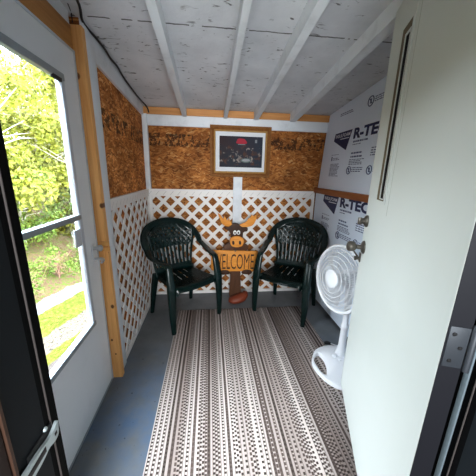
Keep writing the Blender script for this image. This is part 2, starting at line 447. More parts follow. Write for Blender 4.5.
# ------------------------------------------------------------------ room geometry
XL, YB, XR = -.655, 2.81, 1.33          # inner faces of the sheathing
YF, YI = .45, .31                       # house wall: porch face, room face
def deck(y): return 2.012+.11*(2.797-y) # underside of roof sheathing
def raft(y): return 1.935+.11*(2.75-y)  # underside of rafters
sbox('floor', M['floor'], -.716, 1.43, YI, 2.90, -.12, 0)
b = B(); prism(b, [(.40, deck(.40)), (2.90, deck(2.90)), (2.90, deck(2.90)+.03), (.40, deck(.40)+.03)], (-.80, 0, 0), (0,1,0), (0,0,1), (2.23, 0, 0)); struct('ceiling', b, M['ceiling'])
b = B(); box(b, -.80, 1.43, YB, YB+.09, -.12, deck(YB)); struct('wall_back', b, M['osb_back'])
b = B(); DY0, DY1, DZ = .70, 1.593, 1.978   # storm door opening
box(b, -.78, XL, DY1, YB, -.12, deck(YB)); prism(b, [(DY1, deck(YB)), (YB, deck(YB)), (DY1, deck(DY1))], (-.78, 0, 0), (0,1,0), (0,0,1), (.125, 0, 0))
box(b, -.78, -.70, YF, DY1, 2.0, deck(DY1)); box(b, -.78, XL, YF, DY0, -.12, 1.978); struct('wall_left', b, M['osb_left'])
b = B(); prism(b, [(YF, -.12), (YB, -.12), (YB, deck(YB)), (YF, deck(YF))], (XR, 0, 0), (0,1,0), (0,0,1), (.09, 0, 0)); struct('wall_right', b, M['osb_left'])
JL, JR, JT = -.313, .580, 2.11             # doorway between house and porch
b = B()
box(b, -2.0, JL-.02, YI, YF, -.12, 2.60); box(b, JR+.02, 2.2, YI, YF, -.12, 2.60); box(b, JL-.02, JR+.02, YI, YF, JT+.02, 2.60); box(b, JL-.02, JR+.02, YI, YF, -.12, .10)
struct('wall_front', b, M['siding'])
# the room behind the camera
sbox('floor_house', M['jamb_brown'], -2.0, 2.2, -3.0, YI, .02, .12)
sbox('ceiling_house', M['room_wall'], -2.0, 2.2, -3.0, YI, 2.50, 2.60)
sbox('wall_house_left', M['room_wall'], -2.1, -2.0, -3.0, YF, .0, 2.6)
sbox('wall_house_right', M['room_wall'], 2.2, 2.3, -3.0, YF, .0, 2.6)
sbox('wall_house_rear', M['room_wall'], -2.1, 2.3, -3.1, -3.0, .0, 2.6)

# doorway jambs: dark liner with seal line
def jamb(name, x, sgn, seal, strip=None):
    t = tag(thing(name, None, None, (x, YI, .1)), kind='structure')
    X0, X1 = (x-.02, x) if sgn < 0 else (x, x+.02)
    b = B(); box(b, X0, X1, seal-.014, YF, .1, JT+.02); obj('stop', b, M['jamb_black'], t)
    e = .003*(-sgn)
    b = B(); box(b, min(x, x+e), max(x, x+e), seal-.0008, seal+.0008, .1, JT); obj('seal', b, M['jamb_line'], t)
    b = B(); box(b, X0, X1, .338 if sgn < 0 else YI-.01, seal-.014, .1, JT+.02); obj('jamb_face', b, M['jamb_navy'], t)
    if sgn < 0:
        b = B(); box(b, X0, X1+.004, .333, .338, .1, JT); obj('casing_edge', b, M['rail_dark'], t)
        b = B(); box(b, X0, X1, .20, .331, .1, JT); obj('casing', b, M['jamb_brown'], t)
    if strip:
        b = B(); box(b, x-.006, x, strip[0], strip[1], .1, JT, .002); obj('metal_strip', b, M['strip'], t)
    return t
jamb('trim_1', JL, -1, .4265)
jamb('trim_2', JR, 1, .3985, (.412, .424))
sbox('trim_3', M['jamb_navy'], JL-.02, JR+.02, YI, YF, JT, JT+.02)

# rafters, ledger, header and battens
for k, (xa, xb) in enumerate(((-.265, -.222), (.145, .180), (.452, .500), (.832, .895))):
    b = B(); prism(b, [(YF, raft(YF)), (2.78, raft(2.78)), (2.78, deck(2.78)), (YF, deck(YF))], (xa, 0, 0), (0,1,0), (0,0,1), (xb-xa, 0, 0)); struct('trim_%d' % (4+k), b, M['white'])
sbox('trim_8', M['pine_x'], XL, XR, 2.775, YB, 1.944, 2.008)          # ledger
sbox('trim_9', M['white'], -.61, XR, 2.788, YB, 1.842, 1.944, bev=.003)  # white header board
b = B(); box(b, .262, .342, 2.780, 2.7885, 1.84, 1.925); box(b, .255, .350, 2.770, YB, .72, 1.37); struct('trim_10', b, M['white'])
# rake board along the left wall and corner board
b = B(); prism(b, [(1.60, deck(1.60)-.145), (YB, deck(YB)-.085), (YB, deck(YB)), (1.60, deck(1.60))], (XL, 0, 0), (0,1,0), (0,0,1), (.018, 0, 0)); struct('trim_11', b, M['white'])
sbox('trim_12', M['white'], XL, -.607, 2.765, YB, 1.222, 1.944, bev=.002)
b = B(); prism(b, [(-.69, 0), (-.612, 0), (-.630, 2.095), (-.705, 2.095)], (0, 1.553, 0), (1,0,0), (0,0,1), (0, .039, 0)); struct('trim_13', b, M['stud'])                # door stud
b = B(); box(b, -.72, -.678, YF, 1.5525, 1.978, 2.090, .002); struct('trim_14', b, M['pine_y'])
b = B(); prism(b, [(YF, 2.090), (1.5525, 2.090), (1.5525, deck(1.5525)), (YF, deck(YF))], (-.70, 0, 0), (0,1,0), (0,0,1), (.018, 0, 0)); struct('trim_19', b, M['white'])
sbox('trim_15', M['white'], XL, -.628, 1.592, 1.70, 0.0, 2.06, bev=.002)                # white strip behind stud
sbox('trim_16', M['rail'], 1.170, XR, YF+.02, 2.795, 1.209, 1.262, bev=.003)             # stained rail on right wall
b = B(); box(b, 1.235, XR, YF, 2.78, 0.0, .03); struct('foam_gap_shade', b, M['jamb_black'])  # black strip put in for the shade in the gap under the foam
# wood blocks at the latch on the stud
b = B(); box(b, -.668, -.606, 1.543, 1.556, .957, .985, .002); box(b, -.668, -.604, 1.540, 1.556, .925, .952, .002); struct('trim_17', b, M['pine'])

# ------------------------------------------------------------------ storm door (door_1)
d1 = tag(thing('door_1', 'white storm door with tall clear window on the left', None, (-.68, 1.0, 0)), kind='structure')
WY0, WY1, WZ0, WZ1 = .79, 1.378, .545, 1.80
b = B()
for a in ((-.698, -.674, DY0+.01, WY0, .012, 1.968), (-.698, -.674, WY1, 1.535, .012, 1.968), (-.698, -.674, WY0, WY1, WZ1, 1.968), (-.698, -.674, WY0, WY1, .012, WZ0)): box(b, *a)
bmesh.ops.remove_doubles(b, verts=b.verts, dist=.0001)
obj('door_slab', b, M['door_white'], d1)
b = B(); box(b, -.715, -.670, 1.535, 1.549, .004, 1.970, .002); box(b, -.715, -.669, DY0, 1.549, 1.967, 1.978, .002); obj('outer_frame', b, M['alu'], d1)
b = B()
for a in ((WY0-.02, WY0+.006, WZ0-.02, WZ1+.02), (WY1-.006, WY1+.022, WZ0-.02, WZ1+.02)): box(b, -.690, -.667, a[0], a[1], a[2], a[3], .003)
obj('window_side_frame', b, M['alu'], d1)
b = B(); box(b, -.690, -.663, WY0-.02, WY1+.02, WZ1-.006, WZ1+.026, .004); box(b, -.690, -.663, WY0-.02, WY1+.02, WZ0-.022, WZ0+.006, .004); obj('window_frame', b, M['alu_grey'], d1)
b = B(); box(b, -.692, -.660, WY0, WY1, 1.152, 1.178, .003); obj('meeting_rail', b, M['alu_grey'], d1)
b = B(); box(b, -.688, -.686, WY0, WY1, 1.165, WZ1); obj('upper_pane', b, M['glass'], d1)
b = B(); box(b, -.682, -.680, WY0, WY1, WZ0, 1.165); obj('lower_pane', b, M['glass'], d1)
b = B(); box(b, -.674, -.660, 1.300, 1.368, 1.783, 1.800, .003); obj('sash_clip', b, M['black'], d1)
b = B(); box(b, -.678, -.668, 1.310, 1.372, 1.015, 1.105, .004); obj('latch_plate', b, M['alu'], d1)
h = B(); box(h, -.676, -.669, 1.465, 1.510, .865, .985, .002); hp = obj('handle_plate', h, M['door_white'], d1)
b = B(); lathe(b, (-.670, 1.485, .962), (1, .1, 0), [(.012, 0), (.011, .02), (.018, .028), (.019, .042), (.010, .05), (0, .051)], 16); obj('door_handle', b, M['chrome'], hp)
b = B(); tube(b, [(-.67, 1.485, .897), (-.635, 1.492, .895), (-.622, 1.48, .890), (-.622, 1.455, .884)], [.008, .010, .010, .007]); obj('lever', b, M['chrome'], hp)
b = B(); box(b, -.676, -.670, DY0+.02, 1.53, .004, .016); obj('door_sweep', b, M['alu_grey'], d1)

sbox('trim_18', M['alu_grey'], -.80, -.716, DY0, DY1, -.12, .03)
# ------------------------------------------------------------------ cream steel door (door_2), open into the porch
d2 = tag(thing('door_2', 'cream steel entry door with narrow slot window, standing open', None, (.512, .431, 0), local=True, rotz=math.atan2(.937, .349)), kind='structure')
SX0, SX1, SZ0, SZ1 = .585, .690, 1.300, 1.955      # slot window, measured from the hinge
b = B()
for a in ((0, SX0, .15, 2.09), (SX1, .845, .15, 2.09), (SX0, SX1, .15, SZ0), (SX0, SX1, SZ1, 2.09)): box(b, a[0], a[1], -.044, 0, a[2], a[3])
bmesh.ops.remove_doubles(b, verts=b.verts, dist=.0001)
obj('door_slab', b, M['steel'], d2)
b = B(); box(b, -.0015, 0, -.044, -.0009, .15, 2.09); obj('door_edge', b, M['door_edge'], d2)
b = B(); box(b, .8445, .8465, -.044, -.003, .15, 2.09); obj('latch_edge', b, M['reveal'], d2)
def rect_ring(b, x0, x1, z0, z1, l, r, bt, tp, y0, y1):
    O = [(x0, z0), (x1, z0), (x1, z1), (x0, z1)]; I = [(x0+l, z0+bt), (x1-r, z0+bt), (x1-r, z1-tp), (x0+l, z1-tp)]
    rows = [[b.verts.new((x, y, z)) for x, z in P] for P, y in ((O, y0), (O, y1), (I, y1), (I, y0))]
    for a, c in zip(rows, rows[1:]+rows[:1]):
        for k in range(4): b.faces.new((a[k], a[(k+1) % 4], c[(k+1) % 4], c[k]))
sf = B(); rect_ring(sf, SX0-.022, SX1+.006, SZ0-.008, SZ1+.02, .024, .008, .010, .022, -.006, .0025); wf = obj('window_frame', sf, M['steel'], d2)
b = B(); rect_ring(b, SX0, SX1, SZ0, SZ1, .010, .042, .010, .034, -.02, .0015); obj('shaded_frame_side', b, M['reveal'], d2)  # flush brown ring: shade of the raised frame's sides put into colour
b = B(); rect_ring(b, SX0+.008, SX1-.040, SZ0+.008, SZ1-.032, .004, .011, .004, .010, -.02, .003); obj('window_bead', b, M['steel'], d2)
b = B(); box(b, SX0+.010, SX1-.045, -.012, .0005, SZ0+.010, SZ1-.040); obj('pane', b, M['dark_glass'], d2)
b = B(); box(b, SX0-.060, SX0-.058, -.002, .0006, SZ0-.05, 2.085); obj('seam_line', b, M['reveal_pale'], d2)
# lock set near the free edge
ny = (0, 1, 0)
b = B(); lathe(b, (.800, 0, 1.182), ny, [(.030, 0), (.030, .006), (.024, .012), (.016, .016), (.013, .03), (0, .031)], 24); box(b, .795, .805, .024, .044, 1.164, 1.200, .003); obj('deadbolt', b, M['bronze'], d2)
b = B(); lathe(b, (.790, 0, 1.048), ny, [(.034, 0), (.034, .005), (.026, .011), (.012, .014), (.011, .036), (.020, .042), (.026, .052), (.027, .068), (.023, .078), (.014, .082), (0, .083)], 24); obj('door_knob', b, M['bronze'], d2)
b = B(); box(b, .820, .846, 0, .006, .955, 1.005, .002); lathe(b, (.83, .004, .975), ny, [(.010, 0), (.008, .012), (.012, .018), (.012, .026), (0, .028)], 14); tube(b, [(.83, .015, .985), (.832, .035, 1.01), (.835, .05, 1.035)], .004); obj('latch', b, M['bronze'], d2)
for z in (.42, 1.045, 1.86):
    b = B(); box(b, -.004, -.001, -.042, -.004, z-.05, z+.05, .001); lathe(b, (-.003, -.050, z-.055), (0,0,1), [(.007, 0), (.007, .11), (.004, .114), (0, .115)], 12)
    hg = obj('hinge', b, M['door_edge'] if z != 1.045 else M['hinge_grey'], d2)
    b = B()
    for zz, yy in ((.032, -.014), (.0, -.030), (-.034, -.016)): lathe(b, (-.004, yy, z+zz), (-1, 0, 0), [(.0048, 0), (.0038, .0012), (0, .0016)], 10)
    obj('screw', b, M['black'], hg)

# ------------------------------------------------------------------ lattice panels
def clip_strip(c, s, w, x0, x1, z0, z1):
    """polygon of the diagonal strip |z - s*x - c| < w' clipped to the rectangle"""
    hw = w/2*math.sqrt(2); poly = [(x0-3, s*(x0-3)+c-hw), (x1+3, s*(x1+3)+c-hw), (x1+3, s*(x1+3)+c+hw), (x0-3, s*(x0-3)+c+hw)]
    for ax, val, sg in ((0, x0, 1), (0, x1, -1), (1, z0, 1), (1, z1, -1)):
        out = []
        for i in range(len(poly)):
            p, q = poly[i], poly[(i+1) % len(poly)]; dp, dq = sg*(p[ax]-val), sg*(q[ax]-val)
            if dp >= 0: out.append(p)
            if dp*dq < 0:
                t = dp/(dp-dq); out.append((p[0]+(q[0]-p[0])*t, p[1]+(q[1]-p[1])*t))
        poly = out
        if len(poly) < 3: return None
    a = sum(poly[i][0]*poly[(i+1) % len(poly)][1]-poly[(i+1) % len(poly)][0]*poly[i][1] for i in range(len(poly)))/2
    return poly if abs(a) > 2e-5 else None
def lattice(label, o, u, nrm, L, z0, z1, phase, pitch=.1505, w=.037):
    """o = start on the wall, u = along, nrm = out of the wall"""
    o, u, nrm = Vector(o), Vector(u), Vector(nrm)
    t = thing('lattice_panel', label, 'lattice', (o.x, o.y, 0), 'white diamond lattice panels')
    for s, dd, nm in ((1, .007, 'rear_strips'), (-1, .0122, 'front_strips')):
        b = B(); k = -40
        while k < 40:
            c = phase*1.0 + k*pitch
            if s < 0: c = -c+pitch*.5
            p = clip_strip(c, s, w, .01, L-.01, z0+.01, z1-.02)
            if p: prism(b, p, o+nrm*dd, u, (0,0,1), nrm*.0055)
            k += 1
        st = obj(nm, b, M['lattice'], t)
    b = B()
    def bar(a0, a1, c0, c1): prism(b, [(a0, c0), (a1, c0), (a1, c1), (a0, c1)], o+nrm*.001, u, (0,0,1), nrm*.019)
    bar(0, L, z1-.075, z1); bar(0, L, z0, z0+.035); bar(0, .03, z0+.035, z1-.075); bar(L-.03, L, z0+.035, z1-.075)
    obj('border', b, M['lattice_border_y' if abs(u.y) > .5 else 'lattice_border_x'], t)
    return t
lattice('white diamond lattice panel running along the left wall beside the pine stud', (XL, 2.795, 0), (0,-1,0), (1,0,0), 2.795-1.66, .004, 1.222, .02)
lattice('white diamond lattice panel on the back wall behind the left chair', (-.636, YB, 0), (1,0,0), (0,-1,0), .300+.636, .004, 1.222, .045)
lattice('white diamond lattice panel on the back wall behind the right chair', (.302, YB, 0), (1,0,0), (0,-1,0), 1.185-.302, .004, 1.222, .03)

# ------------------------------------------------------------------ foam boards on the right wall
def foam_board(label, corners, prints):
    """corners: (x bottom, x top, z0, z1(front), z1(back))"""
    xb, xt, z0, zt = corners
    t = thing('foam_insulation_board', label, 'insulation board', (xb, 1.6, z0))
    y0, y1 = YF+.03, 2.795
    up = Vector((xt-xb, 0, zt-z0)).normalized()
    def P(y, z): return Vector((xb+(xt-xb)*(z-z0)/(zt-z0), y, z))
    b = B()
    tops = (deck(y1)-.004, deck(y0)-.004) if prints == 'upper' else (zt, zt)
    A = [P(y1, z0), P(y0, z0), P(y0, tops[1]), P(y1, tops[0])]
    vs = [b.verts.new(p) for p in A]+[b.verts.new(p+Vector((.025, 0, 0))) for p in A]
    for f in ((0,1,2,3), (7,6,5,4), (0,4,5,1), (1,5,6,2), (2,6,7,3), (3,7,4,0)): b.faces.new([vs[i] for i in f])
    obj('sheet', b, M['foam'], t)
    n = Vector((0,-1,0)).cross(up); U = Vector((0,-1,0))
    def at(y, z, e=.0012): return P(y, z)+n*e
    return t, at, U, up, n
def bars(b, at, U, up, y, z, w, rows, h=.008, gap=.016, seed=1):
    r = random.Random(seed)
    for k in range(rows):
        x = 0; ww = w*r.uniform(.75, 1)
        while x < ww:
            l = r.uniform(.012, .04)
            prism(b, [(0, 0), (l, 0), (l, h), (0, h)], at(y-x, z-k*gap), U, up, (-.0003, 0, 0)); x += l+.007
def no_sign(b, at, U, up, y, z, R=.030):
    c = at(y, z); n = U.cross(up)
    ring(b, c, U, up, R, .0042, 24, 5)
    d = (U*.7-up*.7)*R; s = (U*.7+up*.7)*.004
    vs = [b.verts.new(p+n*.001) for p in (c-d-s, c+d-s, c+d+s, c-d+s)]; b.faces.new(vs)
    vs = [b.verts.new(p+n*.001) for p in (c-U*.008-up*.018, c+U*.010-up*.018, c+U*.010+up*.018, c-U*.008+up*.018)]; b.faces.new(vs)
def print_board(t, at, U, up, zR, logo_h, seed, low):
    b = B(); text_verts(b, 'R-TECH', at(2.225, zR), U, up, height=.090, width=.560, bold=.045); obj('brand_lettering', b, M['navy'], t)
    b = B()
    L = [(2.585, zR+.020), (2.570, zR+.086), (2.262, zR+.088), (2.318, zR-.084)]
    b.faces.new([b.verts.new(at(y, z, .001)) for y, z in L])
    lo = obj('logo', b, M['navy'], t)
    b = B(); text_verts(b, 'INSULFOAM', at(2.548, zR+.040, .002), U, up, height=.032, width=.262, bold=.02)
    prism(b, [(0, 0), (.16, 0), (.16, .008), (0, .008)], at(2.455, zR+.020, .002), U, up, (-.0003, 0, 0)); obj('logo_lettering', b, M['print_white'], lo)
    def block(*a, parent=None):
        b = B(); bars(b, at, U, up, *a); return obj('text_block', b, M['faded'], parent or t)
    block(2.215, zR-.030, .22, 1, .014, .02, seed); block(2.215, zR-.050, .12, 1, .007, .016, seed+1)
    block(2.215, zR-.125, .15, 2, .013, .030, seed+2); block(2.225, zR-.176, .2, 4, .006, .013, seed+3)
    block(1.93, zR-.10, .22, 4, .008, .018, seed+9)
    for yy in (2.205, 1.905):
        b = B(); no_sign(b, at, U, up, yy, zR-.262, .032); obj('prohibition_symbol', b, M['faded'], t); block(yy-.045, zR-.245, .18, 3, .007, .015, seed+4)
    # small panel of certification text
    block(2.585, zR-.115, .19, 1, .004, .01, seed+5); block(2.54, zR-.150, .13, 2, .006, .014, seed+6); block(2.575, zR-.205, .17, 10, .006, .0125, seed+7)
    b = B(); prism(b, [(0, 0), (.022, 0), (.022, .04), (0, .04)], at(2.575, zR-.170), U, up, (-.0003, 0, 0)); obj('mark', b, M['faded'], t)
t, at, U, up, n = foam_board('upper white foam board with navy R-TECH print, above the stained rail', (1.215, 1.262, 1.263, 2.0), 'upper')
print_board(t, at, U, up, 1.711, 0, 3, False)
for y, z in ((2.06, 1.972), (1.80, 2.0)):
    b = B(); no_sign(b, at, U, up, y, z, .036); obj('prohibition_symbol', b, M['faded'], t)
    b = B(); bars(b, at, U, up, y-.05, z+.015, .2, 3, .007, .015, int(y*10)); obj('text_block', b, M['faded'], t)
b = B(); bars(b, at, U, up, 2.53, 1.965, .25, 2, .007, .015, 21); obj('text_block', b, M['faded'], t)
t, at, U, up, n = foam_board('lower white foam board with navy R-TECH print, below the stained rail', (1.198, 1.1985, .03, 1.208), 'lower')
print_board(t, at, U, up, 1.119, 0, 31, True)

# ------------------------------------------------------------------ rug
b = B(); RX0, RX1 = -.322, .968
box(b, RX0, RX1, .56, 2.406, 0.0005, .009, .003); r_ = obj('rug', b, M['rug'], None, (.32, 1.4, 0))
tag(r_, 'long striped rug in cream, grey and brown on the painted floor', 'rug')

# ------------------------------------------------------------------ plastic armchairs
def backy(x, z): return .165+.27*(z-.42)-.10*(x/.26)**2*min(1, max(.35, (z-.42)/.3))
def make_chair(label):
    t = thing('plastic_armchair', label, 'chair', (0, 0, 0), 'green plastic armchairs', local=True)
    # seat
    b = B(); nx, ny_ = 52, 22; g = []
    for j in range(ny_+1):
        v = j/ny_; row = []
        for i in range(nx+1):
            u = -1+2*i/nx
            y = -.245+.42*v
            hw = .238-.040*v
            if v < .12: hw -= .035*(1-v/.12)**2
            x = u*hw; z = .425-.018*math.sin(min(1, v*1.3)*PI)*(1-abs(u)**3)-.006*v
            if v < .10: z -= .055*(1-v/.10)**2
            if abs(u) > .9: z -= .035*((abs(u)-.9)/.1)**2
            y -= .025*(1-u*u)*(1-v)
            row.append(b.verts.new((x, y, z)))
        g.append(row)
    for j in range(ny_):
        for i in range(nx):
            u = -1+2*(i+.5)/nx; v = (j+.5)/ny_
            if .45 < v < .86 and abs(u) < .58 and i % 8 == 3 and (.45 < v < .63 or .68 < v < .86): continue
            b.faces.new((g[j][i], g[j][i+1], g[j+1][i+1], g[j+1][i]))
    bmesh.ops.solidify(b, geom=b.faces[:], thickness=.006)
    obj('seat', b, M['green'], t, sharp=50)
    # backrest: rim, side ribs, lower slats, woven upper net
    def S(x, z, e=0): return (x, backy(x, z)+e, z)
    nrm = (0, -.96, .26)
    b = B()
    rim = [(-.288, .122, .686), (-.289, .155, .735), (-.266, .215, .800), (-.200, .268, .858), (-.10, .297, .890), (0, .306, .901)]
    rim = rim+[(-x, y, z) for x, y, z in reversed(rim[:-1])]
    sweep(b, rim, [.062, .072, .078, .080, .080, .080, .080, .080, .078, .072, .062], .022, [(0, -.5, .85), (0, -.8, .5), nrm, nrm, nrm, nrm, nrm, nrm, nrm, (0, -.8, .5), (0, -.5, .85)], 6, 10, .8)
    def A(z):
        e = .178+.055*(z-.42)/.36
        if z > .70: e = min(e, .262*math.sqrt(max(0, 1-((z-.68)/.212)**2)))
        return e
    for sx in (-1, 1):
        P = [S(sx*(.19+.05*(z-.42)/.38), z) for z in (.40, .50, .60, .70, .77, .81)]
        sweep(b, P, [.034, .03, .028, .03, .034, .036], .010, nrm, 4, 8, .8)
    lo = [S(x, .445, .0) for x in (-.2, -.1, 0, .1, .2)]; sweep(b, lo, .075, .012, nrm, 4, 8, .7)
    for k in range(9):
        f = -1+2*(k+.5)/9
        P = [S(f*.178, .44), S(f*.19, .56), S(f*.205, .68), S(f*.212, .76)]
        sweep(b, P, .030, .008, nrm, 4, 6, .8)
    sweep(b, [S(x, .665) for x in (-.2, -.1, 0, .1, .2)], .020, .008, nrm, 4, 6, .8)
    for sg in (-1, 1):
        k = -12
        while k < 12:
            c = k*.047; pts = []
            z = .665
            while z < .945:
                x = c+sg*(z-.665)*.85
                if abs(x) < A(z)-.002: pts.append(S(x, z, .002*sg))
                elif pts: break
                z += .012
            if len(pts) > 3: sweep(b, pts, .0235, .007, nrm, 1, 6, .8)
            k += 1
    # crest plate just under the rim
    cr = [S(x, z, .002) for x, z in ((-.19, .800), (-.13, .845), (0, .868), (.13, .845), (.19, .800))]; sweep(b, cr, .045, .008, nrm, 5, 8, .7)
    obj('backrest', b, M['green'], t, sharp=50)
    for sx in (-1, 1):
        b = B()
        P = [(sx*.246, -.205, .585), (sx*.251, -.175, .610), (sx*.265, -.11, .622), (sx*.284, -.02, .632), (sx*.296, .06, .655), (sx*.288, .125, .690)]
        sweep(b, P, [.054, .064, .070, .068, .064, .060], [.030, .028, .024, .022, .022, .022], [(0, -.9, .5), (0, -.5, .9), (0, 0, 1), (0, 0, 1), (0, -.25, .95), (0, -.5, .85)], 6, 10, .8)
        obj('armrest', b, M['green'], t, sharp=50)
        b = B()
        P = [(sx*.248, -.192, .602), (sx*.251, -.212, .52), (sx*.255, -.232, .40), (sx*.261, -.242, .20), (sx*.258, -.247, 0.0)]
        sweep(b, P, [.064, .070, .082, .062, .040], [.036, .040, .048, .042, .032], (0, -1, .1), 6, 10, .72)
        sweep(b, [(sx*.262, -.232, .40), (sx*.225, -.225, .405), (sx*.19, -.215, .40)], [.07, .05, .02], .03, (0, -1, 0), 4, 8, .8)
        obj('leg', b, M['green'], t, sharp=50)
        b = B()
        P = [(sx*.198, .165, .43), (sx*.212, .18, .32), (sx*.224, .205, .16), (sx*.232, .232, -.009)]
        sweep(b, P, [.075, .066, .052, .036], [.032, .034, .032, .028], (0, 1, .1), 6, 10, .72)
        obj('leg', b, M['green'], t, sharp=50)
    return t
def dup(root, label, loc, rz):
    r = root.copy(); C.objects.link(r); r['label'] = label; r.location = loc; r.rotation_euler = (0, 0, rz)
    for ch in list(root.children):
        c = ch.copy(); C.objects.link(c); c.parent = r
    return r
ch = make_chair('dark green plastic armchair in the left corner, left of the moose sign')
ch.location = (-.264, 2.358, .0092); ch.rotation_euler = (0, 0, math.radians(37.5))
dup(ch, 'dark green plastic armchair by the foam wall, right of the moose sign', (.815, 2.388, .0092), math.radians(-37.8))

# ------------------------------------------------------------------ moose welcome sign
sg = thing('moose_sign', 'carved wooden moose holding an orange WELCOME board between the chairs', 'sign', (.278, 2.60, 0))
def zx(a, b_): return (-.0695+.00137*a, 1.0394-.001412*b_)
def cut(name, pts, y, dep, m, parent=sg, smooth=0, bev=.004):
    P = [zx(*p) for p in pts]
    if smooth: P = smooth_poly(P, smooth)
    b = B(); prism(b, P, (0, y, 0), (1,0,0), (0,0,1), (0, -dep, 0), bev); return obj(name, b, m, parent)
b = B(); prism(b, smooth_poly([(.222, .02), (.340, .02), (.338, .25), (.335, .50), (.40, .60), (.415, .64), (.36, .672), (.278, .69), (.195, .672), (.14, .64), (.155, .60), (.222, .50), (.222, .25)], 3), (0, 2.625, 0), (1,0,0), (0,0,1), (0, -.03, 0), .004); obj('body', b, M['moose_body'], sg)
hd = cut('head', [(205, 120), (235, 102), (262, 104), (285, 122), (305, 132), (338, 136), (333, 160), (300, 165), (302, 215), (255, 232), (212, 215), (212, 178), (185, 150), (160, 135), (190, 128)], 2.60, .045, M['moose'], smooth=3)
cut('muzzle', [(205, 215), (225, 198), (255, 194), (288, 200), (310, 222), (306, 250), (292, 272), (256, 277), (222, 272), (206, 250)], 2.562, .03, M['tan'], hd, smooth=3, bev=.006)
for c in (228, 280): cut('nostril', [(c-9, 238), (c-4, 226), (c+6, 232), (c+9, 248), (c+2, 258), (c-7, 252)], 2.533, .002, M['ink'], hd, smooth=2, bev=0)
for c in (240, 268):
    e = cut('eye', ellipse(c, 168, 13, 17, 18), 2.556, .006, M['eye_white'], hd, bev=.001)
    cut('pupil', ellipse(c+(1 if c < 250 else -1), 170, 6, 8, 14), 2.5505, .002, M['ink'], e, bev=0)
cut('antler', [(212, 128), (175, 125), (145, 108), (126, 70), (112, 28), (134, 44), (148, 66), (158, 72), (156, 48), (172, 62), (182, 82), (190, 86), (190, 60), (202, 78), (214, 100), (222, 112)], 2.595, .022, M['tan'], smooth=2)
cut('antler', [(282, 128), (320, 130), (358, 126), (385, 110), (400, 80), (406, 46), (392, 42), (382, 54), (372, 38), (360, 52), (352, 68), (345, 62), (336, 84), (318, 98), (292, 106), (275, 118)], 2.595, .022, M['tan'], smooth=2)
bd = cut('board', [(57, 304), (428, 318), (424, 480), (92, 474), (60, 462)], 2.585, .022, M['tan'], bev=.003)
b = B(); text_verts(b, 'WELCOME', V(*[zx(72, 455)[0], 2.5625, zx(72, 455)[1]]), V(1, 0, -.02), V(0, 0, 1), height=.172, width=.445, bold=-.006, depth=.0006); obj('lettering', b, M['ink'], bd)
b = B(); tube(b, [(.262, 2.565, .62), (.264, 2.557, .60), (.274, 2.557, .597), (.276, 2.565, .62)], .004); obj('hook', b, M['bronze'], sg)
for s, cx in ((-1, .155), (1, .40)):
    b = B(); prism(b, smooth_poly([(cx-.05, .335), (cx+.05, .335), (cx+.045, .375), (cx, .385), (cx-.045, .375)], 3), (0, 2.58, 0), (1,0,0), (0,0,1), (0, -.02, 0), .003); obj('hoof', b, M['moose'], sg)
b = B()   # carved reddish foot at the base, heel to the right
P = [(.212, 2.545, .040), (.25, 2.535, .044), (.30, 2.54, .050), (.35, 2.555, .062), (.385, 2.575, .085), (.395, 2.59, .115)]
sweep(b, P, [.075, .125, .135, .12, .085, .04], [.055, .085, .098, .105, .085, .035], (0, 0, 1), 6, 16)
for v in b.verts: v.co.z = max(v.co.z, .0)
obj('foot', b, M['terracotta'], sg)

# ------------------------------------------------------------------ framed picture
pf = thing('framed_picture', 'dark print in a wide gilded frame on the back wall', 'picture', (.322, 2.76, 1.615))
FX0, FX1, FZ0, FZ1 = .008, .640, 1.362, 1.868
def frame_ring(b, x0, x1, z0, z1, w, yb, yo, yi):
    """four mitred sides: outer edge at depth yo, inner edge at yi"""
    O = [(x0, z0), (x1, z0), (x1, z1), (x0, z1)]; I = [(x0+w, z0+w), (x1-w, z0+w), (x1-w, z1-w), (x0+w, z1-w)]
    H = [(x0+w*.45, z0+w*.45), (x1-w*.45, z0+w*.45), (x1-w*.45, z1-w*.45), (x0+w*.45, z1-w*.45)]
    rows = []
    for pts, y in ((O, yb), (O, yo), (H, yo-.008), (I, yi), (I, yb)): rows.append([b.verts.new((x, y, z)) for x, z in pts])
    for a, c in zip(rows, rows[1:]+rows[:1]):
        for k in range(4): b.faces.new((a[k], a[(k+1) % 4], c[(k+1) % 4], c[k]))
b = B(); frame_ring(b, FX0, FX1, FZ0, FZ1, .040, 2.790, 2.755, 2.765); fr = obj('frame', b, M['gold'], pf)
b = B(); frame_ring(b, FX0+.038, FX1-.038, FZ0+.038, FZ1-.038, .018, 2.790, 2.768, 2.775); obj('inner_bead', b, M['gold_in'], fr)
b = B(); box(b, FX0+.02, FX1-.02, 2.778, 2.789, FZ0+.02, FZ1-.02); obj('mat_board', b, M['matboard'], pf)
AX0, AX1, AZ0, AZ1 = .104, .556, 1.462, 1.770
b = B(); box(b, AX0, AX1, 2.7768, 2.7778, AZ0, AZ1); pr = obj('print', b, M['art'], pf)
def daub(pts, m, nm, e=0.0): 
    b = B(); prism(b, pts, (0, 2.7764-e, 0), (1,0,0), (0,0,1), (0, -.0003, 0)); obj(nm, b, m, pr)
daub(smooth_poly([(.285, 1.700), (.385, 1.700), (.375, 1.735), (.35, 1.748), (.30, 1.748), (.285, 1.73)], 3), M['art_red'], 'red_shape')
daub(ellipse(.385, 1.533, .055, .022), M['art_green'], 'green_shape'); daub(ellipse(.385, 1.535, .042, .013), M['art_grey'], 'grey_shape', .0004)
daub([(.295, 1.688), (.375, 1.688), (.372, 1.694), (.297, 1.694)], M['art_grey'], 'grey_line')
daub([(.475, 1.710), (.497, 1.710), (.497, 1.742), (.475, 1.742)], M['art_grey'], 'small_square')

